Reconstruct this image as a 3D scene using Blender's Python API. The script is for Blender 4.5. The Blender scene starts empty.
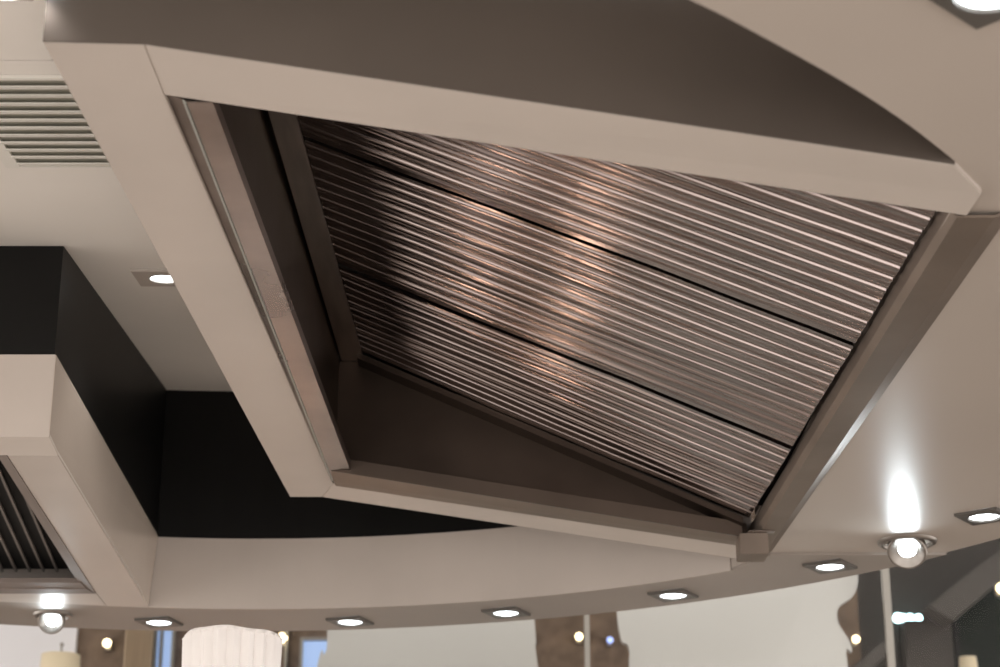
import bpy, bmesh, math, random
from mathutils import Vector, Matrix
random.seed(4)
S = bpy.context.scene
COL = S.collection
# ------------------------------------------------------------------ camera, world, exposure
EYE = 1.2                      # seated eye height; heights "h" below are above the eye
F = 2000.0
TH = math.atan((1080 - 333.5) / F)
sn, cs = math.sin(TH), math.cos(TH)
cam = bpy.data.cameras.new('camera')
cam.sensor_width = 36; cam.lens = F * 36 / 1000
cam.clip_end = 100
cam.dof.use_dof = True; cam.dof.focus_distance = 3.7; cam.dof.aperture_fstop = 5.6
camo = bpy.data.objects.new('camera', cam); COL.objects.link(camo)
camo.location = (0, 0, EYE); camo.rotation_euler = (math.pi / 2 + TH, 0, 0)
S.camera = camo
S.view_settings.view_transform = 'Standard'
S.view_settings.look = 'None'
S.view_settings.gamma = 1
S.view_settings.use_curve_mapping = False
S.view_settings.exposure = 0.0
W = bpy.data.worlds.new('room_ambient'); S.world = W; W.use_nodes = True
wn = W.node_tree.nodes; wl = W.node_tree.links
bg = wn['Background']; bg.inputs[1].default_value = 3.6
tc = wn.new('ShaderNodeTexCoord'); nz = wn.new('ShaderNodeTexNoise'); cr = wn.new('ShaderNodeValToRGB')
nz.inputs['Scale'].default_value = 3.0; nz.inputs['Detail'].default_value = 3
wl.new(tc.outputs['Generated'], nz.inputs['Vector']); wl.new(nz.outputs[0], cr.inputs[0]); wl.new(cr.outputs[0], bg.inputs[0])
cr.color_ramp.elements[0].position = .36; cr.color_ramp.elements[0].color = (.32, .28, .255, 1)
cr.color_ramp.elements[1].position = .66; cr.color_ramp.elements[1].color = (1.0, .93, .87, 1)

def U(px, py):
    Y = (333.5 - py) / F
    return (px - 500) / F, sn + cs * Y, cs - sn * Y
def at(px, py, h):             # photo direction -> point at height h above the eye
    X, u, w = U(px, py); t = h / u
    return Vector((X * t, w * t, EYE + h))
def onY(px, py, y):            # photo direction -> point at distance y
    X, u, w = U(px, py); t = y / w
    return Vector((X * t, y, EYE + u * t))
def v(x, y, h): return Vector((x, y, EYE + h))

# ------------------------------------------------------------------ materials
def mat(name, col, rough=.5, metal=0., var=.05, scale=6., bump=0., spec=.5, emit=None, es=0., stretch=(1, 1, 1), rvar=0.):
    m = bpy.data.materials.new(name); m.use_nodes = True
    n = m.node_tree.nodes; l = m.node_tree.links; b = n['Principled BSDF']
    b.inputs['Roughness'].default_value = rough; b.inputs['Metallic'].default_value = metal
    b.inputs['Specular IOR Level'].default_value = spec
    t = n.new('ShaderNodeTexCoord'); mp = n.new('ShaderNodeMapping'); mp.inputs['Scale'].default_value = stretch
    z = n.new('ShaderNodeTexNoise'); z.inputs['Scale'].default_value = scale; z.inputs['Detail'].default_value = 5
    l.new(t.outputs['Object'], mp.inputs[0]); l.new(mp.outputs[0], z.inputs['Vector'])
    r = n.new('ShaderNodeValToRGB'); l.new(z.outputs[0], r.inputs[0])
    r.color_ramp.elements[0].position = .3; r.color_ramp.elements[1].position = .7
    r.color_ramp.elements[0].color = [c * (1 - var) for c in col] + [1]
    r.color_ramp.elements[1].color = [min(1, c * (1 + var)) for c in col] + [1]
    l.new(r.outputs[0], b.inputs['Base Color'])
    if rvar:
        mr = n.new('ShaderNodeMapRange'); mr.inputs['To Min'].default_value = rough - rvar; mr.inputs['To Max'].default_value = rough + rvar
        l.new(z.outputs[0], mr.inputs[0]); l.new(mr.outputs[0], b.inputs['Roughness'])
    if bump:
        bp = n.new('ShaderNodeBump'); bp.inputs['Strength'].default_value = bump; bp.inputs['Distance'].default_value = .004
        l.new(z.outputs[0], bp.inputs['Height']); l.new(bp.outputs[0], b.inputs['Normal'])
    if emit:
        b.inputs['Emission Color'].default_value = (*emit, 1); b.inputs['Emission Strength'].default_value = es
    return m
M = dict(
    paint=mat('beige_paint', (.53, .485, .445), .45, var=.05, scale=3, bump=.12),
    fascia=mat('fascia_paint', (.52, .47, .43), .5, var=.05, scale=4, bump=.12),
    soffit=mat('soffit_paint', (.44, .395, .355), .40, var=.03, scale=2.2, bump=.08, rvar=.05),
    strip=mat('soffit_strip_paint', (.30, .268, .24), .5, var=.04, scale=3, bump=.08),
    ceil=mat('ceiling_paint', (.86, .84, .80), .6, var=.03, scale=2, bump=.06),
    black=mat('black_paint', (.006, .006, .006), .42, var=.2, scale=5, bump=.05, spec=.18),
    darkp=mat('dark_paint', (.085, .070, .060), .42, var=.12, scale=3, bump=.05),
    steel=mat('brushed_steel', (.42, .36, .32), .34, 1., var=.12, scale=9, bump=.05, stretch=(8, 1, 8), rvar=.08),
    steelg=mat('worn_gutter_steel', (.30, .26, .24), .30, 1., var=.25, scale=5, bump=.15, rvar=.1),
    steelm=mat('grey_brown_steel', (.27, .225, .19), .52, 1., var=.12, scale=5, bump=.04),
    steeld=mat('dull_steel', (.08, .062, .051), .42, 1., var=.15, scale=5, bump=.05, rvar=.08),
    filt=mat('baffle_steel', (.295, .25, .238), .16, 1., var=.12, scale=4, bump=.12, stretch=(.7, 2, 2), rvar=.06),
    edge=mat('steel_edge_highlight', (.55, .60, .58), .3, 1., var=.05),
    brownt=mat('matte_brown_trim', (.20, .165, .145), .7, var=.08),
    ribm=mat('grey_rib_enamel', (.20, .18, .165), .5, var=.08),
    gap=mat('black_void', (.006, .006, .006), .8, var=.1),
    slat=mat('vent_enamel', (.80, .795, .75), .45, var=.03),
    ventd=mat('vent_backing', (.45, .44, .38), .7, var=.1),
    trim=mat('satin_nickel', (.30, .28, .26), .35, 1., var=.08),
    dtrim=mat('dark_trim_plate', (.085, .078, .07), .4, var=.08),
    lens=mat('lamp_lens', (.9, .9, .9), .3, emit=(.90, .97, 1.0), es=9),
    lenshot=mat('hot_lamp_lens', (.9, .9, .9), .3, emit=(.86, .96, 1.0), es=22),
    brown=mat('brown_textured_wall', (.16, .115, .085), .8, var=.30, scale=14, bump=.5),
    grey=mat('grey_plaster', (.055, .048, .043), .7, var=.12, scale=2),
    white=mat('white_panel', (.49, .487, .475), .22, var=.03, scale=1.2),
    floor=mat('floor_tile', (.34, .30, .265), .35, var=.15, scale=3),
)

# ------------------------------------------------------------------ helpers
def obj(name, bm, m, parent=None, smooth=False):
    bmesh.ops.recalc_face_normals(bm, faces=bm.faces)
    me = bpy.data.meshes.new(name); bm.to_mesh(me); bm.free()
    if smooth:
        for p in me.polygons: p.use_smooth = True
    me.materials.append(m)
    o = bpy.data.objects.new(name, me); COL.objects.link(o)
    if parent is not None:
        o.parent = parent; o.matrix_parent_inverse = parent.matrix_basis.inverted()
    return o
def thing(name, label, cat, loc=(0, 0, 0), group=None, rz=0):
    o = bpy.data.objects.new(name, None); COL.objects.link(o); o.location = loc; o.rotation_euler = (0, 0, rz)
    o.empty_display_size = .05
    o['label'] = label; o['category'] = cat
    if group: o['group'] = group
    return o
def tag(o, label, cat, group=None):
    o['label'] = label; o['category'] = cat
    if group: o['group'] = group
    return o
def struct(name, bm, m, label, cat):
    o = obj(name, bm, m); o['kind'] = 'structure'; o['label'] = label; o['category'] = cat
    return o
def hull(bm, pts, vec):
    """prism: polygon pts pushed along vec"""
    a = [bm.verts.new(p) for p in pts]; b = [bm.verts.new(Vector(p) + Vector(vec)) for p in pts]
    bm.faces.new(a); bm.faces.new(b[::-1]); n = len(a)
    for i in range(n): bm.faces.new((a[i], a[(i + 1) % n], b[(i + 1) % n], b[i]))
def box(bm, x0, x1, y0, y1, z0, z1):
    hull(bm, [(x0, y0, z0), (x1, y0, z0), (x1, y1, z0), (x0, y1, z0)], (0, 0, z1 - z0))
def loft(bm, A, B, closed=True):
    a = [bm.verts.new(p) for p in A]; b = [bm.verts.new(p) for p in B]; n = len(a)
    for i in range(n if closed else n - 1): bm.faces.new((a[i], a[(i + 1) % n], b[(i + 1) % n], b[i]))
    if closed: bm.faces.new(a); bm.faces.new(b[::-1])
def bevel(bm, w=.002, seg=2):
    bmesh.ops.recalc_face_normals(bm, faces=bm.faces)
    es = [e for e in bm.edges if len(e.link_faces) == 2 and e.calc_face_angle(0) > .5]
    bmesh.ops.bevel(bm, geom=es, offset=w, segments=seg, affect='EDGES', clamp_overlap=True)
def slab(bm, outer, inner, z0, z1):
    """flat slab with a hole"""
    for z in (z0, z1):
        ed = []
        for loop in (outer, inner):
            if not loop: continue
            vs = [bm.verts.new((p[0], p[1], z)) for p in loop]
            ed += [bm.edges.new((vs[i], vs[(i + 1) % len(vs)])) for i in range(len(vs))]
        bmesh.ops.triangle_fill(bm, use_beauty=True, edges=ed, normal=(0, 0, 1))
    for loop in (outer, inner):
        if not loop: continue
        n = len(loop)
        for i in range(n):
            p, q = loop[i], loop[(i + 1) % n]
            bm.faces.new([bm.verts.new(c) for c in ((p[0], p[1], z0), (q[0], q[1], z0), (q[0], q[1], z1), (p[0], p[1], z1))])
    bmesh.ops.remove_doubles(bm, verts=bm.verts, dist=1e-5)
def spline(P, k=8, closed=False):
    out = []; n = len(P)
    for i in range(n if closed else n - 1):
        g = lambda j: Vector(P[j % n]) if closed else Vector(P[max(0, min(n - 1, j))])
        a, b, c, d = g(i - 1), g(i), g(i + 1), g(i + 2)
        for s in range(k):
            t = s / k
            out.append(.5 * ((2 * b) + (c - a) * t + (2 * a - 5 * b + 4 * c - d) * t * t + (3 * b - a - 3 * c + d) * t ** 3))
    if not closed: out.append(Vector(P[-1]))
    return out

# ------------------------------------------------------------------ structure
H3, H2 = 1.15, 1.337           # soffit and top of the beige fascia
IC, IR = (-.634, 3.241), 1.893
OC, OR = (-.718, 3.163), 2.2485
def hc(y): return 1.568 + (y - 3.69) * .125            # the upper ceiling rises away from the viewer
arc = [(IC[0] + IR * math.cos(math.radians(a)), IC[1] + IR * math.sin(math.radians(a))) for a in range(51, 186, 3)]
near = [(-2.45, 2.45), (-2.15, 1.9), (-1.7, 1.56), (-1.2, 1.44), (-.7, 1.5), (-.25, 1.68), (.0, 1.835), (.205, 1.997), (.307, 2.09), (.434, 2.218), (.53, 2.329), (.612, 2.437)]
near = [(p.x, p.y) for p in spline([(a, b, 0) for a, b in near], 5)]
inner = arc + near + [(.64, 2.6), (.60, 4.60)]
outer = [(OC[0] + OR * math.cos(math.radians(a)), OC[1] + OR * math.sin(math.radians(a))) for a in range(0, 360, 3)]
bm = bmesh.new(); slab(bm, outer, inner, EYE + H3 + .006, EYE + H3 + .09)
struct('ceiling', bm, M['soffit'], 'lower beige ring soffit with downlights, glossy beside the steel hood', 'ceiling')
# lower far strip of the soffit, starting at the straight joint
st_in = [p for p in arc if p[1] > 4.3][:]
a0 = math.asin((4.56 - OC[1]) / OR)
st_out = [(OC[0] + OR * math.cos(a0 + (math.radians(184) - a0) * i / 60), OC[1] + OR * math.sin(a0 + (math.radians(184) - a0) * i / 60)) for i in range(61)]
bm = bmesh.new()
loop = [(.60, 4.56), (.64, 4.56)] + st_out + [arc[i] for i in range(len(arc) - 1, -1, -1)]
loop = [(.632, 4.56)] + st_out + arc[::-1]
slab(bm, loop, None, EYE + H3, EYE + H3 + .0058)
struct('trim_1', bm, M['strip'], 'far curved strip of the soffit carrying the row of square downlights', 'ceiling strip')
# beige fascia, black recess wall above it
def ribbon(bm, pts, z0, z1, th, closed=False, top=None):
    n = len(pts); off = []
    for i in range(n):
        p = Vector(pts[i]); a = Vector(pts[i - 1] if (i or closed) else pts[i]); b = Vector(pts[(i + 1) % n] if (i < n - 1 or closed) else pts[i])
        d = (b - a).normalized(); off.append(Vector((p.x + d.y * th, p.y - d.x * th)))
    A = [[bm.verts.new((p[0], p[1], z0)) for p in pts], [bm.verts.new((p[0], p[1], top(p[1]) if top else z1)) for p in pts],
         [bm.verts.new((p[0], p[1], top(p[1]) if top else z1)) for p in off], [bm.verts.new((p[0], p[1], z0)) for p in off]]
    for i in range(n if closed else n - 1):
        j = (i + 1) % n
        for k in range(4): bm.faces.new((A[k][i], A[k][j], A[(k + 1) % 4][j], A[(k + 1) % 4][i]))
    if not closed:
        bm.faces.new([A[k][0] for k in range(4)]); bm.faces.new([A[k][-1] for k in range(4)][::-1])
bm = bmesh.new(); ribbon(bm, arc, EYE + H3 - .001, EYE + H2, -.004)
struct('trim_2', bm, M['fascia'], 'curved beige fascia band between the black recess wall and the soffit', 'fascia')
bm = bmesh.new(); ribbon(bm, inner, EYE + H2 + .0005, 0, .03, closed=True, top=lambda y: EYE + hc(y) + .01)
struct('wall_recess', bm, M['black'], 'black wall around the ceiling recess above the beige fascia', 'wall')
bm = bmesh.new(); ribbon(bm, near + [(.64, 2.6), (.60, 4.56)], EYE + H3 + .095, EYE + H2, .012)
struct('trim_3', bm, M['fascia'], 'beige fascia band on the near side of the recess, turned away', 'fascia')
# upper ceiling, sloping, with the step at the near side
def cp(x, y, d=0): return v(x, y, hc(y) - d)
def ceil_at(px, py):
    X, u, w = U(px, py)
    t = (1.568 - 3.69 * .125) / (u - .125 * w)
    return Vector((X * t, w * t, EYE + u * t))
yc = ceil_at(30, 61).y
bm = bmesh.new(); hull(bm, [cp(-3, yc - .04, -.012), cp(-.6, yc - .04, -.012), cp(-.6, yc + .04, -.012), cp(-3, yc + .04, -.012)], (0, 0, .01)); struct('trim_8', bm, M['black'], 'black strip colouring in the thin shadow gap across the upper ceiling', 'ceiling gap')  # black strip puts the shade of the ceiling joint into colour
bm = bmesh.new(); hull(bm, [cp(-3, yc), cp(-.6, yc), cp(-.505, 4.622), cp(1.2, 4.622), cp(1.2, 5.4), cp(-3, 5.4)], (0, 0, .011))
struct('ceiling', bm, M['ceil'], 'pale sloping upper ceiling inside the recess', 'ceiling')
bm = bmesh.new(); hull(bm, [cp(-3, .8, .001), cp(1.2, .8, .001), cp(1.2, 2.40, .001), cp(-.612, 2.40, .001), cp(-.600, yc - .007, .001), cp(-3, yc - .007, .001)], (0, 0, .011))
struct('ceiling', bm, M['ceil'], 'pale near section of the upper ceiling, before the thin dark gap', 'ceiling')

# ------------------------------------------------------------------ main exhaust hood
hood = thing('exhaust_hood', 'large beige framed hood with open steel underside and three rows of ribbed filters', 'exhaust hood', (.05, 3.5, EYE + 1.15))
HL = 1.31
def hb(x):                       # underside height: level board at the left, ramp down to the right
    return HL if x < -.46 else HL + (x + .46) / 1.07 * (1.15 - HL)
A = (-.616, 2.388, HL); C0 = (-.48, 2.395, HL); Cn = (-.476, 2.542, HL); D = (-.392, 4.519, HL); E_ = (-.427, 4.631, HL); B = (-.504, 4.631, HL)
Fp = (.610, 2.435, 1.15); G = (.666, 2.522, 1.147); Hp = (.662, 2.597, 1.147); I = (.600, 4.462, 1.147); J = (.598, 4.610, 1.147)
bm = bmesh.new(); hull(bm, [v(*p) for p in (A, C0, Cn, D, E_, B)], (0, 0, .016)); bevel(bm, .0015); obj('border_board', bm, M['paint'], hood)
bm = bmesh.new(); hull(bm, [v(*p) for p in (C0, Fp, G, Hp, Cn)], (0, 0, .012)); bevel(bm, .0015); obj('border_board', bm, M['paint'], hood)
bm = bmesh.new(); hull(bm, [v(*p) for p in (D, I, J, E_)], (0, 0, .016)); bevel(bm, .0015); obj('border_board', bm, M['paint'], hood)
def up(p, q, th, side):          # wall between two bottom points up to the ceiling
    p, q = Vector(p), Vector(q); d = (q - p); nrm = Vector((d.y, -d.x, 0)).normalized() * th * side
    lo = [v(p.x, p.y, p.z + .0008), v(q.x, q.y, q.z + .0008)]; hi = [v(q.x, q.y, 1.74), v(p.x, p.y, 1.74)]
    return lo + hi, nrm
bm = bmesh.new()
for p, q in ((A, C0), (C0, Fp), (A, B), (B, E_), (E_, J)):
    pts, nr = up(p, q, .012, 1)
    c = Vector((.05, 3.5, 0)); mid = (pts[0] + pts[1]) / 2; mid.z = 0
    if (c - mid).dot(nr) > 0: nr = -nr
    nr = nr * .2
    if abs(nr.y) < abs(nr.x):
        nr = -nr * 5; pts = [pts[0] + Vector((0, 0, .017)), pts[1] + Vector((0, 0, .017)), pts[2], pts[3]]
    hull(bm, pts, nr)
hull(bm, [v(-.615, 2.39, 1.741), v(.66, 2.39, 1.741), v(.60, 4.63, 1.741), v(-.504, 4.63, 1.741)], (0, 0, .01))
obj('housing', bm, M['darkp'], hood)

# interior steel, lofted between near (y=2.50) and far sections
YN, YF = 2.50, 4.40
def lx(xn, xf, y): return xn + (xf - xn) * (y - 2.54) / (4.40 - 2.54)
# left gutter: sloping flange, thin edge, trough with an inner lip
def gut(y):
    a = lx(-.478, -.399, y); b = lx(-.449, -.392, y); c = lx(-.408, -.340, y)
    return [v(a, y, HL + .014), v(a + .002, y, HL + .006), v(b, y, HL - .006), v(b + .004, y, HL - .010), v(c, y, HL - .010), v(c, y, HL + .012), v(c - .0015, y, HL + .012), v(c - .0015, y, HL - .008), v(b + .004, y, HL - .008), v(b, y, HL - .004)]
bm = bmesh.new(); loft(bm, gut(2.546), gut(4.46)); obj('gutter', bm, M['steelg'], hood)
bm = bmesh.new()
def bead(y):
    b = lx(-.449, -.392, y); return [v(b - .003, y, HL - .006), v(b + .001, y, HL - .010), v(b + .003, y, HL - .012), v(b + .004, y, HL - .009), v(b, y, HL - .004)]
loft(bm, bead(2.546), bead(4.46)); obj('gutter_edge_highlight', bm, M['edge'], hood)  # paler bead colours in the thin highlight along the gutter edge
# left inner wall + slot + frame plate
HT = 1.575
xw = lambda y: lx(-.430, -.376, y)
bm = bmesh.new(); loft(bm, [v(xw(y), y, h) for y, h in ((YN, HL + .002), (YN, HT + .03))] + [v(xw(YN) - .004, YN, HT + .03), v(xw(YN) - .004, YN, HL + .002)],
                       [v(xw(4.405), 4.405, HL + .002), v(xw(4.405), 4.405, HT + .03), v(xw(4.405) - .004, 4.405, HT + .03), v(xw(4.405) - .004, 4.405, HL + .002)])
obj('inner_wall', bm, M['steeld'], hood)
def plate(y, a, b): return [v(a, y, HT), v(b, y, HT - .002), v(b, y, HT + .012), v(b - .002, y, HT + .012), v(b - .002, y, HT + .002), v(a, y, HT + .004)]
bm = bmesh.new(); loft(bm, plate(YN, xw(YN) + .013, lx(-.372, -.318, YN)), plate(4.40, xw(4.40) + .006, lx(-.372, -.318, 4.40)))
obj('support_rail', bm, M['steel'], hood)
# filter plane
def fz(x, y):
    x0 = lx(-.372, -.318, y); x1 = lx(.642, .562, y)
    return 1.575 + (x - x0) / (x1 - x0) * (1.178 - 1.575)
# far end panel (triangular)
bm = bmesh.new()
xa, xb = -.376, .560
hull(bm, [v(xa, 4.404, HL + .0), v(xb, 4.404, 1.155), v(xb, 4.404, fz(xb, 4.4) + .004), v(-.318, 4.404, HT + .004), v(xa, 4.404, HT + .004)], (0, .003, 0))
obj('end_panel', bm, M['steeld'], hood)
# lower ledge under the last filter, running along the end panel's top
def ledge(x): 
    z = fz(x, 4.38)
    return [v(x, 4.345, z - .018), v(x, 4.403, z - .018), v(x, 4.403, z - .006), v(x, 4.345, z - .004)]
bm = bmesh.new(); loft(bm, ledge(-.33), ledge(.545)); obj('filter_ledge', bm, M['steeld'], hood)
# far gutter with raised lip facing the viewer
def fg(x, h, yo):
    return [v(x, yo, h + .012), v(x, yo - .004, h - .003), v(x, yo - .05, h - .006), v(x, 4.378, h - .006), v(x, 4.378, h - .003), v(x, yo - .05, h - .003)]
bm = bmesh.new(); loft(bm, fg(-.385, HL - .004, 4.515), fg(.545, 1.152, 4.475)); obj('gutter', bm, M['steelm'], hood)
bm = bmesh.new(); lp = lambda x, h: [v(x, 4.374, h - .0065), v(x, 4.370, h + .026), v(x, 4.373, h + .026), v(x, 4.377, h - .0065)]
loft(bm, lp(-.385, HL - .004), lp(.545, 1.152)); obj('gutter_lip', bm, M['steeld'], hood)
# right rail
def rr(y):
    t = (y - 2.6) / (4.56 - 2.6)
    L = lambda a, b: a + (b - a) * t
    a, b, c, d = L(.640, .566), L(.648, .574), L(.702, .614), L(.726, .632)
    return [v(a, y, 1.185), v(a, y, 1.158), v(b, y, 1.146), v(c, y, 1.146), v(d, y, 1.154), v(d, y, 1.160), v(c, y, 1.150), v(b, y, 1.150), v(a + .002, y, 1.16), v(a + .002, y, 1.185)]
bm = bmesh.new(); loft(bm, rr(2.600), rr(4.55)); obj('side_rail', bm, M['steelm'], hood)
# plenum lid above the filters so nothing shines through
bm = bmesh.new()
hull(bm, [v(xw(YN) - .01, YN, HT + .03), v(.70, YN, 1.225), v(.60, 4.41, 1.225), v(xw(4.4) - .01, 4.41, HT + .03)], (0, 0, .005))
obj('plenum', bm, M['gap'], hood)
# baffle filters
def filt_row(y0, y1, name='baffle_filter'):
    n = 12; m = .010; p = (y1 - y0 - 2 * m) / n
    prof = [(y0, .012), (y0, 0), (y0 + m, 0)]
    for k in range(n):
        a = y0 + m + k * p
        t1 = random.uniform(-.0009, .0012); t2 = random.uniform(-.0008, .0008)
        if random.random() < .3: t2 += random.choice((-.0012, .0012)); t1 += random.uniform(-.002, .0015)
        prof += [(a + p * .025, -.001), (a + p * .06, .0078), (a + p * .235, .0083), (a + p * .31, .0006 + t1 * .3), (a + p * .35, -.0003), (a + p * .46, t2 * .3 - .0003), (a + p * .60, t2), (a + p * .62, .0016), (a + p * .66, .0016), (a + p * .685, t1 * .25 + .0002), (a + p * .84, t1 * .5 - .0004), (a + p * .97, t1 * .3)]
    prof += [(y1 - m, 0), (y1, 0), (y1, .012)]
    bm = bmesh.new(); prev = None
    xs = [0, .08, .2, .35, .5, .65, .8, .92, 1]
    for s in xs:
        row = []
        for i, (y, dz) in enumerate(prof):
            xl = lx(-.372, -.318, y) + .002; xr = lx(.642, .562, y) - .006
            x = xl + (xr - xl) * s
            wob = .0012 * math.sin(7 * s + y * 9) + .0006 * math.sin(23 * s + y * 31)
            row.append(bm.verts.new(v(x, y, fz(x, y) + dz + wob)))
        if prev:
            for i in range(len(row) - 1): bm.faces.new((prev[i], prev[i + 1], row[i + 1], row[i]))
        prev = row
    o = obj(name, bm, M['filt'], hood)
    md = o.modifiers.new('thickness', 'SOLIDIFY'); md.thickness = .0012; md.offset = 1
    return o
for y0, y1 in ((2.615, 3.205), (3.221, 3.800), (3.822, 4.345)): filt_row(y0, y1)
# grease cup at the low corner
bm = bmesh.new()
box(bm, .534, .598, 4.335, 4.415, EYE + 1.096, EYE + 1.143); bevel(bm, .002)
cup = obj('grease_cup', bm, M['steelm'], hood)
bm = bmesh.new(); box(bm, .552, .612, 4.318, 4.340, EYE + 1.143, EYE + 1.1455); bevel(bm, .001); obj('rim', bm, M['steelg'], cup)

# ------------------------------------------------------------------ second hood at the left
h2 = thing('exhaust_hood', 'smaller black and beige hood at the left edge with widely spaced filter ribs', 'exhaust hood', (-1.4, 4.4, EYE + 1.15))
XL = -2.0
bm = bmesh.new()
top = lambda y: hc(y) - .001
# black upper box
fr = [v(-.876, 3.70, H2 + .0), v(XL, 3.70, H2), v(XL, 3.70, top(3.70)), v(-.876, 3.70, top(3.70))]
bk = [v(-.899, 5.10, H2), v(XL, 4.50, H2), v(XL, 4.50, top(4.50)), v(-.899, 5.10, top(5.10))]
loft(bm, fr, bk); obj('housing', bm, M['black'], h2)
# beige band box walls (front, right side)
bm = bmesh.new()
hull(bm, [v(-.8745, 3.699, H2 - .0005), v(XL, 3.699, H2 - .0005), v(XL, 3.699, 1.168), v(-.8745, 3.699, 1.168)], (0, .014, 0))
obj('front_board', bm, M['fascia'], h2)
bm = bmesh.new()
hull(bm, [v(-.873, 3.7005, H2 - .0005), v(-.873, 3.7005, 1.168), v(-.868, 3.763, 1.150), v(-.911, 5.105, 1.150), v(-.897, 5.105, H2 - .0005)], (-.012, 0, 0))
obj('side_board', bm, mat('satin_beige_paint', (.56, .49, .43), .22, var=.05, scale=3, bump=.1), h2)
bm = bmesh.new()
hull(bm, [v(-.8735, 3.6995, 1.167), v(XL, 3.6995, 1.167), v(XL, 3.763, 1.1495), v(-.869, 3.763, 1.1495)], (0, 0, .008))
obj('front_bevel', bm, M['paint'], h2)
# bottom boards around the opening
bm = bmesh.new()
hull(bm, [v(-.869, 3.7635, 1.1492), v(-.968, 3.7635, 1.1492), v(-1.018, 4.952, 1.1492), v(-1.018, 5.10, 1.1492), v(-.911, 5.10, 1.1492)], (0, 0, .01)); bevel(bm, .001)
obj('bottom_board', bm, M['paint'], h2)
bm = bmesh.new()
hull(bm, [v(-1.0185, 4.952, 1.1492), v(XL + .3, 4.952, 1.1492), v(XL + .3, 4.98, 1.1492), v(-1.0185, 5.09, 1.1492)], (0, 0, .01))
obj('bottom_board', bm, M['paint'], h2)
bm = bmesh.new()
hull(bm, [v(-.9685, 3.7635, 1.148), v(-.992, 3.7635, 1.156), v(-1.046, 4.862, 1.156), v(-1.0185, 4.951, 1.148)], (0, 0, .02))
obj('opening_trim', bm, M['brownt'], h2)
bm = bmesh.new()
hull(bm, [v(-1.019, 4.951, 1.148), v(XL + .3, 4.951, 1.148), v(XL + .3, 4.90, 1.1485), v(-1.034, 4.90, 1.1485)], (0, 0, .012))
hull(bm, [v(-1.033, 4.899, 1.150), v(XL + .3, 4.899, 1.150), v(XL + .3, 4.845, 1.151), v(-1.036, 4.845, 1.151)], (0, 0, .012))
obj('opening_trim', bm, M['brownt'], h2)
# its ribbed filter: dark channels, thin lighter ribs running away from the viewer
zf = lambda y: 1.19 + (4.97 - y) * .21
bm = bmesh.new(); loft(bm, [v(XL + .3, 4.93, zf(4.93) + .0085), v(-.98, 4.93, zf(4.93) + .0085), v(-.98, 4.93, zf(4.93) + .012), v(XL + .3, 4.93, zf(4.93) + .012)],
                       [v(XL + .3, 3.74, zf(3.74) + .0085), v(-.90, 3.74, zf(3.74) + .0085), v(-.90, 3.74, zf(3.74) + .012), v(XL + .3, 3.74, zf(3.74) + .012)])
obj('filter_backing', bm, M['gap'], h2)
for k in range(18):
    x = -1.046 - k * .0345
    bm = bmesh.new()
    s = lambda y: [v(x - .003, y, zf(y)), v(x + .003, y, zf(y)), v(x + .002, y, zf(y) + .008), v(x - .002, y, zf(y) + .008)]
    loft(bm, s(4.93), s(3.80)); obj('filter_rib', bm, M['ribm'], h2)

# ------------------------------------------------------------------ ceiling vent
p0 = ceil_at(0, 125); p1 = ceil_at(20, 163); pt = ceil_at(75, 78)
vx0 = ceil_at(20, 163).x; vy0 = pt.y; vy1 = p1.y; vx1 = -.645
vent = thing('ceiling_vent', 'pale slatted air vent in the upper ceiling at the top left', 'air vent', cp((vx0 + vx1) / 2, (vy0 + vy1) / 2))
bm = bmesh.new()
b_ = .026
for x0, x1, y0, y1 in ((vx0 - b_, vx0, vy0 - .004, vy1 + .004), (vx1, vx1 + b_, vy0 - .004, vy1 + .004), (vx0 - b_, vx1 + b_, vy1 + .0041, vy1 + .012), (vx0 - b_, vx1 + b_, vy0 - .014, vy0 - .0041)):
    hull(bm, [cp(x0, y0, .006), cp(x1, y0, .006), cp(x1, y1, .006), cp(x0, y1, .006)], (0, 0, .0055))
obj('frame', bm, M['slat'], vent)
bm = bmesh.new(); hull(bm, [cp(vx0, vy0, .002), cp(vx1, vy0, .002), cp(vx1, vy1, .002), cp(vx0, vy1, .002)], (0, 0, .0015)); obj('backing', bm, M['ventd'], vent)
n = 11
for k in range(n):
    y = vy0 + (vy1 - vy0) * (k + .30) / n
    bm = bmesh.new()
    hull(bm, [cp(vx0, y, .0085), cp(vx0, y + .0215, .005), cp(vx0, y + .0215, .0068), cp(vx0, y, .0115)], (vx1 - vx0, 0, 0))
    obj('slat', bm, M['slat'], vent)

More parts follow.
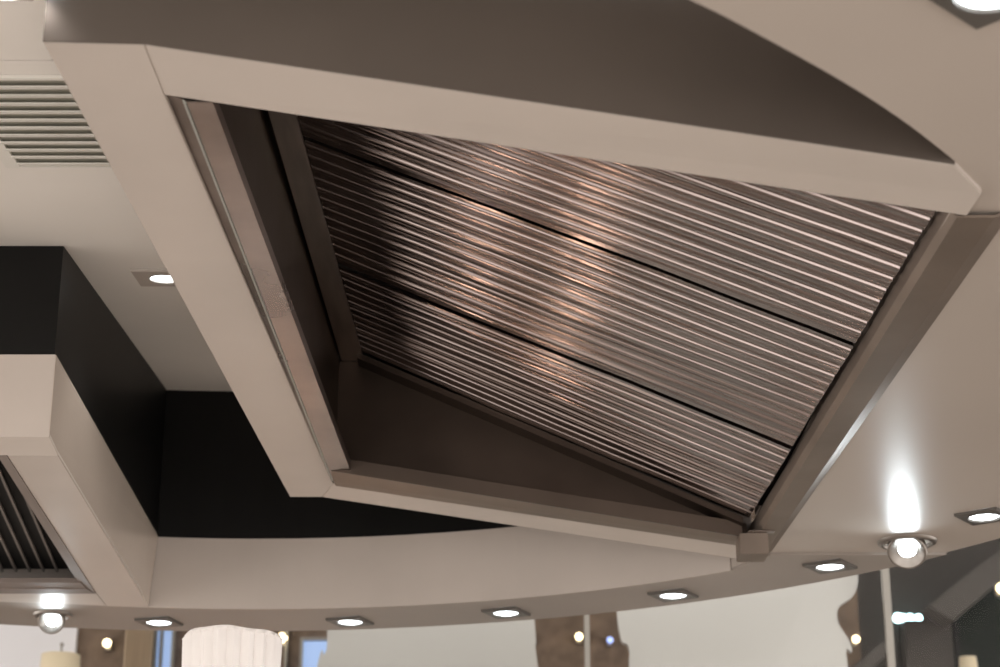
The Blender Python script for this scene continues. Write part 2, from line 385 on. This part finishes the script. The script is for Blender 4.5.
# ------------------------------------------------------------------ downlights
def spot(name, loc, e, parent, ang=110):
    l = bpy.data.lights.new(name, 'SPOT'); l.energy = e; l.spot_size = math.radians(ang); l.spot_blend = .6
    l.color = (1, .93, .86); l.shadow_soft_size = .03
    o = bpy.data.objects.new(name, l); COL.objects.link(o); o.parent = parent; o.location = loc
def downlight(P, rz, side, lens_r, label, tilt=0., e=7.):
    t = thing('recessed_downlight', label, 'downlight', P, 'square recessed downlights', rz)
    N = 32; bm = bmesh.new()
    def ring(fn, z): return [bm.verts.new((*fn(2 * math.pi * k / N), z)) for k in range(N)]
    sq = lambda r: (lambda a: (lambda c, s: (r * c / max(abs(c), abs(s)), r * s / max(abs(c), abs(s))))(math.cos(a), math.sin(a)))
    ci = lambda r: (lambda a: (r * math.cos(a), r * math.sin(a)))
    R = [ring(sq(side / 2), -.0003), ring(sq(side / 2), -.005), ring(sq(side / 2 - .002), -.007), ring(ci(lens_r + .006), -.007), ring(ci(lens_r + .002), -.0075), ring(ci(lens_r), -.003)]
    for a, b in zip(R, R[1:]):
        for k in range(N): bm.faces.new((a[k], a[(k + 1) % N], b[(k + 1) % N], b[k]))
    tr = obj('trim', bm, M['dtrim'] if tilt == 0 else M['paint'], None); tr.parent = t
    bm = bmesh.new(); R = [[bm.verts.new((r * math.cos(2 * math.pi * k / N), r * math.sin(2 * math.pi * k / N), z)) for k in range(N)] for r, z in ((lens_r - .0005, -.0032), (lens_r * .8, -.0055), (lens_r * .4, -.007))]
    for a, b in zip(R, R[1:]):
        for k in range(N): bm.faces.new((a[k], a[(k + 1) % N], b[(k + 1) % N], b[k]))
    bm.faces.new(R[-1]); o = obj('lens', bm, M['lens'], None, True); o.parent = t
    spot('lamp', (0, 0, -.02), e, t)
    if tilt: t.rotation_euler = (tilt, 0, rz)
    return t
R45 = math.radians(45)
for px, py, lab in ((830, 565, 'square recessed downlight nearest the round swivel spotlight in the far soffit strip'),
                    (673, 594, 'square recessed downlight just below the lowest corner of the big hood'),
                    (506, 611.5, 'square recessed downlight above the gap between the two white wall panels'),
                    (350, 620.5, 'square recessed downlight right of the white pleated chef hat'),
                    (159, 621, 'square recessed downlight left of the white pleated chef hat')):
    p = at(px, py, H3); ang = math.atan2(p.y - OC[1], p.x - OC[0])
    downlight(p, ang * .35 + R45 * .9, .098, .033, lab)
p = at(984, 515, H3 + .006); downlight(p, R45 * 1.2, .098, .033, 'square recessed downlight right of the round swivel spotlight')
p = at(993, -13, H3 + .006); downlight(p, R45, .125, .044, 'large looking downlight cut off by the top right corner')
q = ceil_at(165, 276); downlight(q, 0, .125, .030, 'downlight in the upper ceiling half hidden behind the big hood', tilt=math.atan(.125), e=3)
for px, py, lab in ((43, -19, 'downlight at the top edge beside the dark side of the big hood'), (4, -17, 'downlight at the very top left corner of the upper ceiling')):
    q = ceil_at(px, py); q.z -= .0065
    downlight(q, 0, .068, .028, lab, tilt=math.atan(.125), e=3)

def swivel(P, aim, r, label, hot, e=4.5):
    t = thing('swivel_spotlight', label, 'spotlight', P, 'round swivel spotlights')
    N = 40; bm = bmesh.new()
    prof = [(r * .80, -.001), (r * .80, -.008), (r * .86, -.010), (r * .97, -.006), (r, -.001)]
    R = [[bm.verts.new((a * math.cos(2 * math.pi * k / N), a * math.sin(2 * math.pi * k / N), z)) for k in range(N)] for a, z in prof]
    for a, b in zip(R, R[1:]):
        for k in range(N): bm.faces.new((a[k], a[(k + 1) % N], b[(k + 1) % N], b[k]))
    o = obj('base_ring', bm, M['trim'], None, True); o.parent = t
    q = Vector((0, 0, -1)).rotation_difference(Vector(aim).normalized()).to_matrix().to_4x4()
    c = Matrix.Translation((0, 0, -.014)) @ q
    def lathe(prof, cap=False):
        bm = bmesh.new()
        R = [[bm.verts.new(c @ Vector((a * math.cos(2 * math.pi * k / N), a * math.sin(2 * math.pi * k / N), z))) for k in range(N)] for a, z in prof]
        for a, b in zip(R, R[1:]):
            for k in range(N): bm.faces.new((a[k], a[(k + 1) % N], b[(k + 1) % N], b[k]))
        if cap: bm.faces.new(R[-1])
        return bm
    rr_ = r * .66
    o = obj('lamp_head', lathe([(rr_ * .9, .012), (rr_, -.004), (rr_, -.022), (rr_ * .96, -.026), (rr_ * .86, -.024), (rr_ * .66, -.014), (rr_ * .46, -.010)]), M['trim'], None, True); o.parent = t
    o = obj('lens', lathe([(rr_ * .46, -.011), (rr_ * .33, -.014), (rr_ * .2, -.015)], True), hot, None, True); o.parent = t
    l = bpy.data.lights.new('lamp', 'SPOT'); l.energy = e; l.spot_size = math.radians(160); l.spot_blend = .8; l.color = (.85, .95, 1); l.shadow_soft_size = .025
    lo = bpy.data.objects.new('lamp', l); COL.objects.link(lo); lo.parent = t; lo.location = c @ Vector((0, 0, -.03)); lo.rotation_mode = 'QUATERNION'; lo.rotation_quaternion = q.to_quaternion()
    return t
swivel(at(907, 541, H3 + .006), (-.25, -.72, -.74), .068, 'bright round swivel spotlight on the glossy soffit at the right', M['lenshot'])
swivel(at(53, 614, H3), (.05, -.9, -.5), .052, 'bright round swivel spotlight below the smaller left hood', M['lenshot'], 1.5)

# ------------------------------------------------------------------ room beyond
YB = 8.5
def rect(bm, x0, y0, x1, y1, Y, th=.05, zlo=None, ztop=None):
    a = onY(x0, y1, Y); b = onY(x1, y0, Y)
    z0 = a.z if zlo is None else zlo; z1 = b.z if ztop is None else ztop
    box(bm, a.x, b.x, Y, Y + th, z0, z1)
bm = bmesh.new(); box(bm, -5, 1.545, YB, YB + .15, 0, 3.9); struct('wall_back', bm, M['brown'], 'brown textured back wall beyond the soffit', 'wall')
bm = bmesh.new(); box(bm, 1.545, 6, YB + .3, YB + .45, 0, 3.9); struct('wall_back_right', bm, M['grey'], 'dark grey back wall at the right', 'wall')
bm = bmesh.new(); box(bm, -5, 6, -1, 9.2, -.1, 0); struct('floor', bm, M['floor'], 'brown tiled floor below the view', 'floor')

bm = bmesh.new(); box(bm, -5, 6, 5.6, 9, 3.9, 4.0); struct('ceiling', bm, M['grey'], 'grey ceiling of the room beyond the soffit', 'ceiling')

def clear_glass():
    m = bpy.data.materials.new('clear_glass'); m.use_nodes = True; n = m.node_tree.nodes; l = m.node_tree.links
    n.remove(n['Principled BSDF']); o = n['Material Output']
    t = n.new('ShaderNodeBsdfTransparent'); t.inputs[0].default_value = (.975, .98, .975, 1)
    g = n.new('ShaderNodeBsdfGlossy'); g.inputs['Roughness'].default_value = .03; fr = n.new('ShaderNodeFresnel'); fr.inputs[0].default_value = 1.12
    mx = n.new('ShaderNodeMixShader'); l.new(fr.outputs[0], mx.inputs[0]); l.new(t.outputs[0], mx.inputs[1]); l.new(g.outputs[0], mx.inputs[2]); l.new(mx.outputs[0], o.inputs[0])
    return m
M['glass'] = clear_glass()
M['glintglow'] = mat('added_glint_shade', (.8, .6, .45), .6, emit=(1.0, .68, .52), es=24)
M['bar'] = mat('pale_joint_bar', (.27, .26, .235), .6, var=.03)
M['warm'] = mat('warm_lamp_glass', (.9, .8, .6), .4, emit=(1.0, .80, .48), es=5)
M['cool'] = mat('cool_reflection_glow', (.8, .9, .95), .4, emit=(.62, .95, 1.0), es=6)
M['bluel'] = mat('blue_lamp_glass', (.5, .6, .9), .4, emit=(.35, .48, 1.0), es=1.3)
M['dusk'] = mat('dusk_window_pane', (.2, .3, .5), .2, emit=(.30, .43, .72), es=.75)
M['curtain'] = mat('beige_curtain', (.50, .39, .28), .9, var=.08, scale=20, stretch=(6, 1, .3))
M['pale'] = mat('pale_wall_panel', (.74, .74, .78), .5, var=.05, scale=1.5)
M['dglass'] = mat('dark_window_glass', (.010, .015, .012), .6, var=.3, scale=2, spec=.15)
M['beam'] = mat('grey_beam', (.075, .066, .060), .6, var=.1)
M['shade'] = mat('cream_lamp_shade', (.72, .62, .46), .8, var=.05, emit=(1, .8, .5), es=.12)

# glass partition: two joints and three panes
YG = 6.6
def bar(px, w, name, lab):
    c = onY(px, 640, YG).x; bm = bmesh.new(); box(bm, c - w / 2, c + w / 2, YG - .012, YG + .012, 0, 3.6); bevel(bm, .002)
    return struct(name, bm, M['bar'], lab, 'glass joint')
bar(587, .018, 'trim_4', 'slim pale vertical joint bar between the two white panels')
bar(889.5, .026, 'trim_5', 'pale vertical joint bar right of the white panels')
gx = [-2.6, onY(587, 640, YG).x, onY(889.5, 640, YG).x, 3.6]
for k in range(3):
    bm = bmesh.new(); box(bm, gx[k] + .014, gx[k + 1] - .014, YG - .004, YG + .004, 0, 3.6)
    struct('window_%d' % (k + 1), bm, M['glass'], ['clear glass pane left of the slim joint bar', 'clear glass pane in front of the wide white panel', 'clear glass pane at the far right'][k], 'glass partition')

# white wavy-edged panels standing behind the glass
def panel(lo, ro, Y, lab):
    """lo/ro: left and right outlines as (px,py) from the top down; continued to the floor in metres"""
    L = [onY(a, b, Y) for a, b in lo]; R = [onY(a, b, Y) for a, b in ro]
    def down(P, s):
        b = P[-1]; out = []
        for k, (dx, z) in enumerate(((.10, 1.9), (.02, 1.5), (.12, 1.0), (.03, .5), (.08, .0))): out.append(Vector((b.x + s * dx, Y, z)))
        return P + out
    L = [Vector(p) for p in spline(down(L, -1), 5)]; R = [Vector(p) for p in spline(down(R, 1), 5)]
    bm = bmesh.new(); n = min(len(L), len(R))
    hull_pts = L + R[::-1]
    a = [bm.verts.new(p) for p in hull_pts]; b = [bm.verts.new(p + Vector((0, .03, 0))) for p in hull_pts]; m_ = len(a)
    bm.faces.new(a); bm.faces.new(b[::-1])
    for i in range(m_): bm.faces.new((a[i], a[(i + 1) % m_], b[(i + 1) % m_], b[i]))
    return tag(obj('white_panel', bm, M['white']), lab, 'wall panel', 'white wavy-edged panels behind the glass')
panel([(327, 575), (327, 615), (327, 645), (324, 655), (317, 667)], [(534, 575), (534, 610), (536, 640), (538, 667)], 6.9, 'white wavy-edged panel behind the chef hat side, left of the slim bar')
panel([(616, 560), (617, 612), (621, 640), (629, 667)], [(856, 552), (858, 582), (852, 597), (839, 607), (838, 622), (849, 640), (852, 652), (848, 667)], 6.9, 'wide white wavy-edged panel right of the slim bar, with a scalloped right side')

# small glowing lamps on the back wall
def wall_lamp(px, py, r, m, lab, Y=YB - .06, sq=False):
    c = onY(px, py, Y); t = thing('wall_lamp', lab, 'wall lamp', c, 'small lamps glowing in the background')
    bm = bmesh.new(); box(bm, -r * .7, r * .7, .02, .06, -r * 1.3, r * 1.3); bevel(bm, .003); o = obj('back_plate', bm, M['trim']); o.parent = t
    bm = bmesh.new()
    if sq: box(bm, -r, r, -.03, .02, -r * .8, r * .8); bevel(bm, .012)
    else: bmesh.ops.create_uvsphere(bm, u_segments=20, v_segments=12, radius=r)
    o = obj('lamp_shade', bm, m, None, True); o.parent = t
wall_lamp(107, 643, .018, M['warm'], 'tiny round lamp on the brown wall right of the pale panel')
wall_lamp(282, 638, .022, M['warm'], 'small squarish warm lamp just right of the chef hat', sq=True)
wall_lamp(579, 636.5, .016, M['warm'], 'tiny warm lamp left of the slim joint bar')
wall_lamp(610, 640, .014, M['bluel'], 'tiny blue lamp right of the slim joint bar')
wall_lamp(856, 639, .016, M['warm'], 'small warm lamp in the notch of the wide white panel')
wall_lamp(1001, 588, .020, M['warm'], 'yellowish lamp at the right edge of the frame', Y=8.1)
# dark board and glowing lamps added out of view, only to be mirrored in the filters
bm = bmesh.new(); box(bm, -2.60, -1.78, YB - .06, YB - .001, 0, 2.15); bevel(bm, .01); struct('mirrored_dark_board', bm, mat('added_dark_board', (.028, .025, .023), .6), 'unseen dark board added at the back wall for a dark reflection in the filters', 'door')
for i_, (x_, z_) in enumerate(((-1.55, 1.15), (-.95, 1.3), (-.35, 1.05), (-1.25, .75), (.1, .8))):
    t_ = thing('floor_lamp', 'unseen low lamp added by the back wall for glints in the filters, ' + ('leftmost of the five, waist high', 'tallest of the five', 'fourth of the five from the left', 'lowest of the five', 'rightmost of the five')[i_], 'floor lamp', (x_, YB - .5, 0), 'low lamps added for glints in the filters')
    for nm_, pr_, mm_ in (('base', [(.001, .02), (.13, .018), (.14, .0)], M['trim']), ('pole', [(.011, .02), (.011, z_ - .02)], M['trim']), ('lamp_shade', [(.06, z_ - .10), (.045, z_)], M['glintglow'])):
        b_m = bmesh.new(); R_ = [[b_m.verts.new((a_ * math.cos(math.pi * k_ / 12), a_ * math.sin(math.pi * k_ / 12), zz_)) for k_ in range(24)] for a_, zz_ in pr_]
        for A_, B_ in zip(R_, R_[1:]):
            for k_ in range(24): b_m.faces.new((A_[k_], A_[(k_ + 1) % 24], B_[(k_ + 1) % 24], B_[k_]))
        o_ = obj(nm_, b_m, mm_, None, True); o_.parent = t_
# glowing spheres put in for the cool lamp reflections, on an added mount
c = onY(908, 618, 8.74); tl = thing('lamp_reflections', 'glowing cyan white spheres standing in for lamp reflections right of the pale bar', 'lamp reflection', c)
bm = bmesh.new(); box(bm, -.07, .07, .012, .06, -.012, .012); bevel(bm, .003); o = obj('reflection_bracket', bm, M['trim']); o.parent = tl
for px, r in ((898, .022), (903, .018), (910, .019), (918.5, .017)):
    bm = bmesh.new(); bmesh.ops.create_uvsphere(bm, u_segments=16, v_segments=10, radius=r); d = onY(px, 618, 8.74) - c
    bmesh.ops.translate(bm, verts=bm.verts, vec=d); o = obj('lamp', bm, M['cool'], None, True); o.parent = tl

# left background: pale panel, table lamp, curtain, blue window
bm = bmesh.new(); rect(bm, -60, 560, 82, 667, YB - .03, .03, zlo=1.0, ztop=3.6); struct('trim_6', bm, M['pale'], 'pale panel of the back wall at the left edge', 'wall panel')
def curtain(x0, x1, lab):
    a, b = onY(x0, 640, YB - .12).x, onY(x1, 640, YB - .12).x; bm = bmesh.new(); n = 60
    f_ = []; 
    for i in range(n + 1):
        x = a + (b - a) * i / n; y = YB - .12 + .02 * math.sin(i * .9)
        f_.append((bm.verts.new((x, y, .05)), bm.verts.new((x, y, 3.6))))
    for p, q in zip(f_, f_[1:]): bm.faces.new((p[0], q[0], q[1], p[1]))
    o = obj('curtain', bm, M['curtain'], None, True); md = o.modifiers.new('t', 'SOLIDIFY'); md.thickness = .004
    tag(o, lab, 'curtain')
curtain(125, 153, 'beige curtain hanging left of the narrow blue window')
def bluewin(n_, x0, x1, ytop, mull, lab):
    a = onY(x0, 667, YB - .05); b = onY(x1, ytop, YB - .05)
    z1 = b.z
    bm = bmesh.new(); box(bm, a.x, b.x, YB - .03, YB - .01, 1.0, z1); w = struct('window_%d' % n_, bm, M['dusk'], lab, 'window')
    bm = bmesh.new()
    for x in [a.x - .012, b.x + .002] + [onY(m, 640, YB).x for m in mull]: box(bm, x, x + .012, YB - .055, YB - .0301, 1.0, z1)
    box(bm, a.x - .012, b.x + .014, YB - .055, YB - .0301, z1, z1 + .012)
    obj('window_frame', bm, M['bar'], w)
bluewin(4, 155, 176, 560, [162], 'narrow blue dusk window between the curtain and the chef hat')
bluewin(5, 302, 340, 640, [], 'blue pane low on the brown wall left of the white panel')
c = onY(286, 640, YB - .04).x; bm = bmesh.new(); box(bm, c - .006, c + .006, YB - .04, YB - .001, 0, 3.3); struct('trim_7', bm, M['bar'], 'thin pale strip on the brown wall right of the chef hat', 'trim')
# standing lamp whose cream shade just enters the frame
c = onY(61, 655, 7.6); t = thing('floor_lamp', 'floor lamp with cream shade before the pale panel at lower left', 'floor lamp', (c.x, 7.6, 0))
def lathe_bm(prof, N=32):
    bm = bmesh.new(); R = [[bm.verts.new((a * math.cos(2 * math.pi * k / N), a * math.sin(2 * math.pi * k / N), z)) for k in range(N)] for a, z in prof]
    for a, b in zip(R, R[1:]):
        for k in range(N): bm.faces.new((a[k], a[(k + 1) % N], b[(k + 1) % N], b[k]))
    return bm
zt = c.z
for nm, prof, mm in (('base', [(.001, .02), (.14, .018), (.15, .0)], M['trim']), ('pole', [(.011, .02), (.011, zt - .05)], M['trim']),
                     ('lamp_shade', [(.085, zt - .28), (.083, zt - .28), (.071, zt), (.073, zt), (.085, zt - .28)], M['shade']), ('finial', [(.004, zt - .05), (.004, zt + .03), (.009, zt + .04), (.001, zt + .05)], M['trim'])):
    o = obj(nm, lathe_bm(prof), mm, None, True); o.parent = t

# right background: sloping beam, brown panel, dark windows
def beam(p, q, r_, s_, Y, th, lab):
    bm = bmesh.new(); hull(bm, [onY(*k, Y) for k in (p, q, r_, s_)], (0, th, 0)); bevel(bm, .006)
    tag(obj('sloping_beam', bm, M['beam']), lab, 'beam')
beam((928, 605), (952, 621), (1040, 548), (1010, 540), YB - .15, .15, 'grey sloping beam crossing the background at lower right')
beam((850, 668), (872, 668), (889, 652), (889, 636), YB - .15, .12, 'short grey sloping piece standing in for a beam reflection low between white panel and pale bar')  # solid piece in place of a reflected beam segment
a = onY(903, 621, YB + .2); b = onY(951, 621, YB + .2)
M['dbrown'] = mat('dark_brown_panel', (.042, .034, .029), .6, var=.2)
bm = bmesh.new(); box(bm, a.x, b.x, YB + .18, YB + .29, 0, a.z); bevel(bm, .004); struct('door_1', bm, M['dbrown'], 'dark brown door panel below the sloping beam', 'door')
a = onY(957, 621, YB + .2); bm = bmesh.new()
hull(bm, [Vector((a.x, YB + .2, 0)), Vector((a.x, YB + .2, onY(957, 618, YB + .2).z)), onY(1060, 536, YB + .2), Vector((onY(1060, 536, YB + .2).x, YB + .2, 0))], (0, .05, 0))
w6 = struct('window_6', bm, M['dglass'], 'dark greenish window below the sloping beam at the right edge', 'window')
bm = bmesh.new(); box(bm, a.x - .025, a.x - .003, YB + .17, YB + .26, 0, onY(957, 618, YB + .2).z); obj('window_frame', bm, M['gap'], w6)
c = onY(968, 662, 8.0); t = thing('floor_lamp', 'lamp with small cream top before the dark window at lower right', 'floor lamp', (c.x, 8.0, 0)); zt = c.z + .02
for nm, prof, mm in (('base', [(.001, .02), (.13, .018), (.14, .0)], M['trim']), ('pole', [(.011, .02), (.011, zt - .02)], M['trim']),
                     ('lamp_shade', [(.045, zt - .16), (.043, zt - .16), (.032, zt), (.034, zt), (.045, zt - .16)], M['shade'])):
    o = obj(nm, lathe_bm(prof), mm, None, True); o.parent = t

# ------------------------------------------------------------------ chef below the frame: only the pleated hat shows
HX, HY = -.583, 4.32
hz = onY(230, 636, HY).z
per = thing('person', 'chef in white jacket, only the tall white pleated hat in frame', 'person', (HX, HY, 0))
M['cloth'] = mat('white_chef_cloth', (.72, .69, .65), .8, var=.04, scale=8)
M['hat'] = mat('white_pleated_paper', (.92, .90, .89), .40, var=.03, scale=14, bump=.25)
M['skin'] = mat('skin', (.55, .36, .26), .5, var=.05)
N = 20 * 8; bm = bmesh.new(); rings = []
hr = .1015
prof = [(.93, -.30), (.935, -.22), (.965, -.12), (.99, -.04), (.998, -.010), (1.012, -.0075), (1.012, -.001), (1.0, .0005), (.95, .0005), (.5, .0)]
for r, z in prof:
    row = []
    for k in range(N):
        a = 2 * math.pi * k / N; fr = (k % 8) / 8
        pl = .011 * (1 - abs(2 * fr - 1)) ** .8 if r < .99 or z < -.006 else .005
        wob = .0025 * math.sin(3 * a + 1) + .0015 * math.sin(7 * a)
        row.append(bm.verts.new(((hr * r + pl - .004) * math.cos(a), (hr * r + pl - .004) * math.sin(a), hz + z + wob * (1 if z > -.1 else .3) * .8)))
    rings.append(row)
for a, b in zip(rings, rings[1:]):
    for k in range(N): bm.faces.new((a[k], a[(k + 1) % N], b[(k + 1) % N], b[k]))
bm.faces.new(rings[-1])
o = obj('chef_hat', bm, M['hat'], None); o.parent = per; o['label'] = 'tall white pleated chef hat'
ht = hz - .22                     # crown of the head inside the hat
def skin(name, V, Ed, m, sub=2):
    me = bpy.data.meshes.new(name); me.from_pydata([p[:3] for p in V], Ed, []); o = bpy.data.objects.new(name, me); COL.objects.link(o)
    me.materials.append(m); o.modifiers.new('skin', 'SKIN'); me.skin_vertices or None
    bm = bmesh.new(); bm.from_mesh(me); L = bm.verts.layers.skin.verify()
    for vv, p in zip(bm.verts, V): vv[L].radius = (p[3], p[4] if len(p) > 4 else p[3])
    bm.verts.ensure_lookup_table(); bm.verts[0][L].use_root = True; bm.to_mesh(me); bm.free()
    s = o.modifiers.new('sub', 'SUBSURF'); s.levels = sub; s.render_levels = sub; o.parent = per
    for md in o.modifiers:
        if md.type == 'SKIN': md.use_smooth_shade = True
    return o
sh = ht - .31
V = [(0, 0, .95, .15, .11), (0, 0, 1.15, .135, .10), (0, 0, sh - .12, .16, .115), (0, 0, sh + .02, .11, .085), (0, 0, sh + .09, .055), (0, -.01, ht - .14, .075, .09), (0, -.01, ht - .05, .07, .085)]
Ed = [(i, i + 1) for i in range(6)]
for s in (-1, 1):
    n0 = len(V); V += [(s * .19, 0, sh, .06), (s * .25, .0, sh - .30, .048), (s * .24, -.16, sh - .50, .036), (s * .235, -.23, sh - .53, .03, .018)]
    Ed += [(3, n0), (n0, n0 + 1), (n0 + 1, n0 + 2), (n0 + 2, n0 + 3)]
    h0 = n0 + 3
    for f in range(4):
        m0 = len(V); ox = s * (-.027 + f * .018); ln = (.07, .08, .075, .058)[f]
        V += [(s * .235 + ox, -.255, sh - .535, .009), (s * .235 + ox, -.255 - ln * .55, sh - .545, .008), (s * .235 + ox, -.255 - ln, sh - .57, .007)]
        Ed += [(h0, m0), (m0, m0 + 1), (m0 + 1, m0 + 2)]
    m0 = len(V); V += [(s * .20, -.235, sh - .54, .010), (s * .185, -.27, sh - .555, .009)]; Ed += [(h0, m0), (m0, m0 + 1)]
    n0 = len(V); V += [(s * .09, 0, .86, .10), (s * .10, -.005, .50, .068), (s * .10, .01, .10, .042), (s * .10, -.12, .04, .035)]
    Ed += [(0, n0), (n0, n0 + 1), (n0 + 1, n0 + 2), (n0 + 2, n0 + 3)]
skin('body', V, Ed, M['skin'])
V = [(0, 0, .90, .185, .145), (0, 0, 1.15, .165, .13), (0, 0, sh - .12, .19, .145), (0, 0, sh + .03, .13, .10)]; Ed = [(0, 1), (1, 2), (2, 3)]
for s in (-1, 1):
    n0 = len(V); V += [(s * .19, 0, sh, .078), (s * .25, 0, sh - .30, .062), (s * .24, -.13, sh - .47, .052)]; Ed += [(3, n0), (n0, n0 + 1), (n0 + 1, n0 + 2)]
skin('chef_jacket', V, Ed, M['cloth'])
M['trous'] = mat('black_cloth', (.02, .02, .022), .8)
V = [(0, 0, .90, .175, .135)]; Ed = []
for s in (-1, 1):
    n0 = len(V); V += [(s * .09, 0, .82, .115), (s * .10, 0, .50, .085), (s * .10, .01, .11, .07)]; Ed += [(0, n0), (n0, n0 + 1), (n0 + 1, n0 + 2)]
skin('trousers', V, Ed, M['trous'])
for s in (-1, 1):
    bm = bmesh.new(); bmesh.ops.create_uvsphere(bm, u_segments=20, v_segments=12, radius=1)
    for q in bm.verts: q.co = Vector((s * .10 + q.co.x * .052, -.055 + q.co.y * .145, max(0, .045 + q.co.z * .055)))
    o = obj('shoe', bm, M['trous'], None, True); o.parent = per
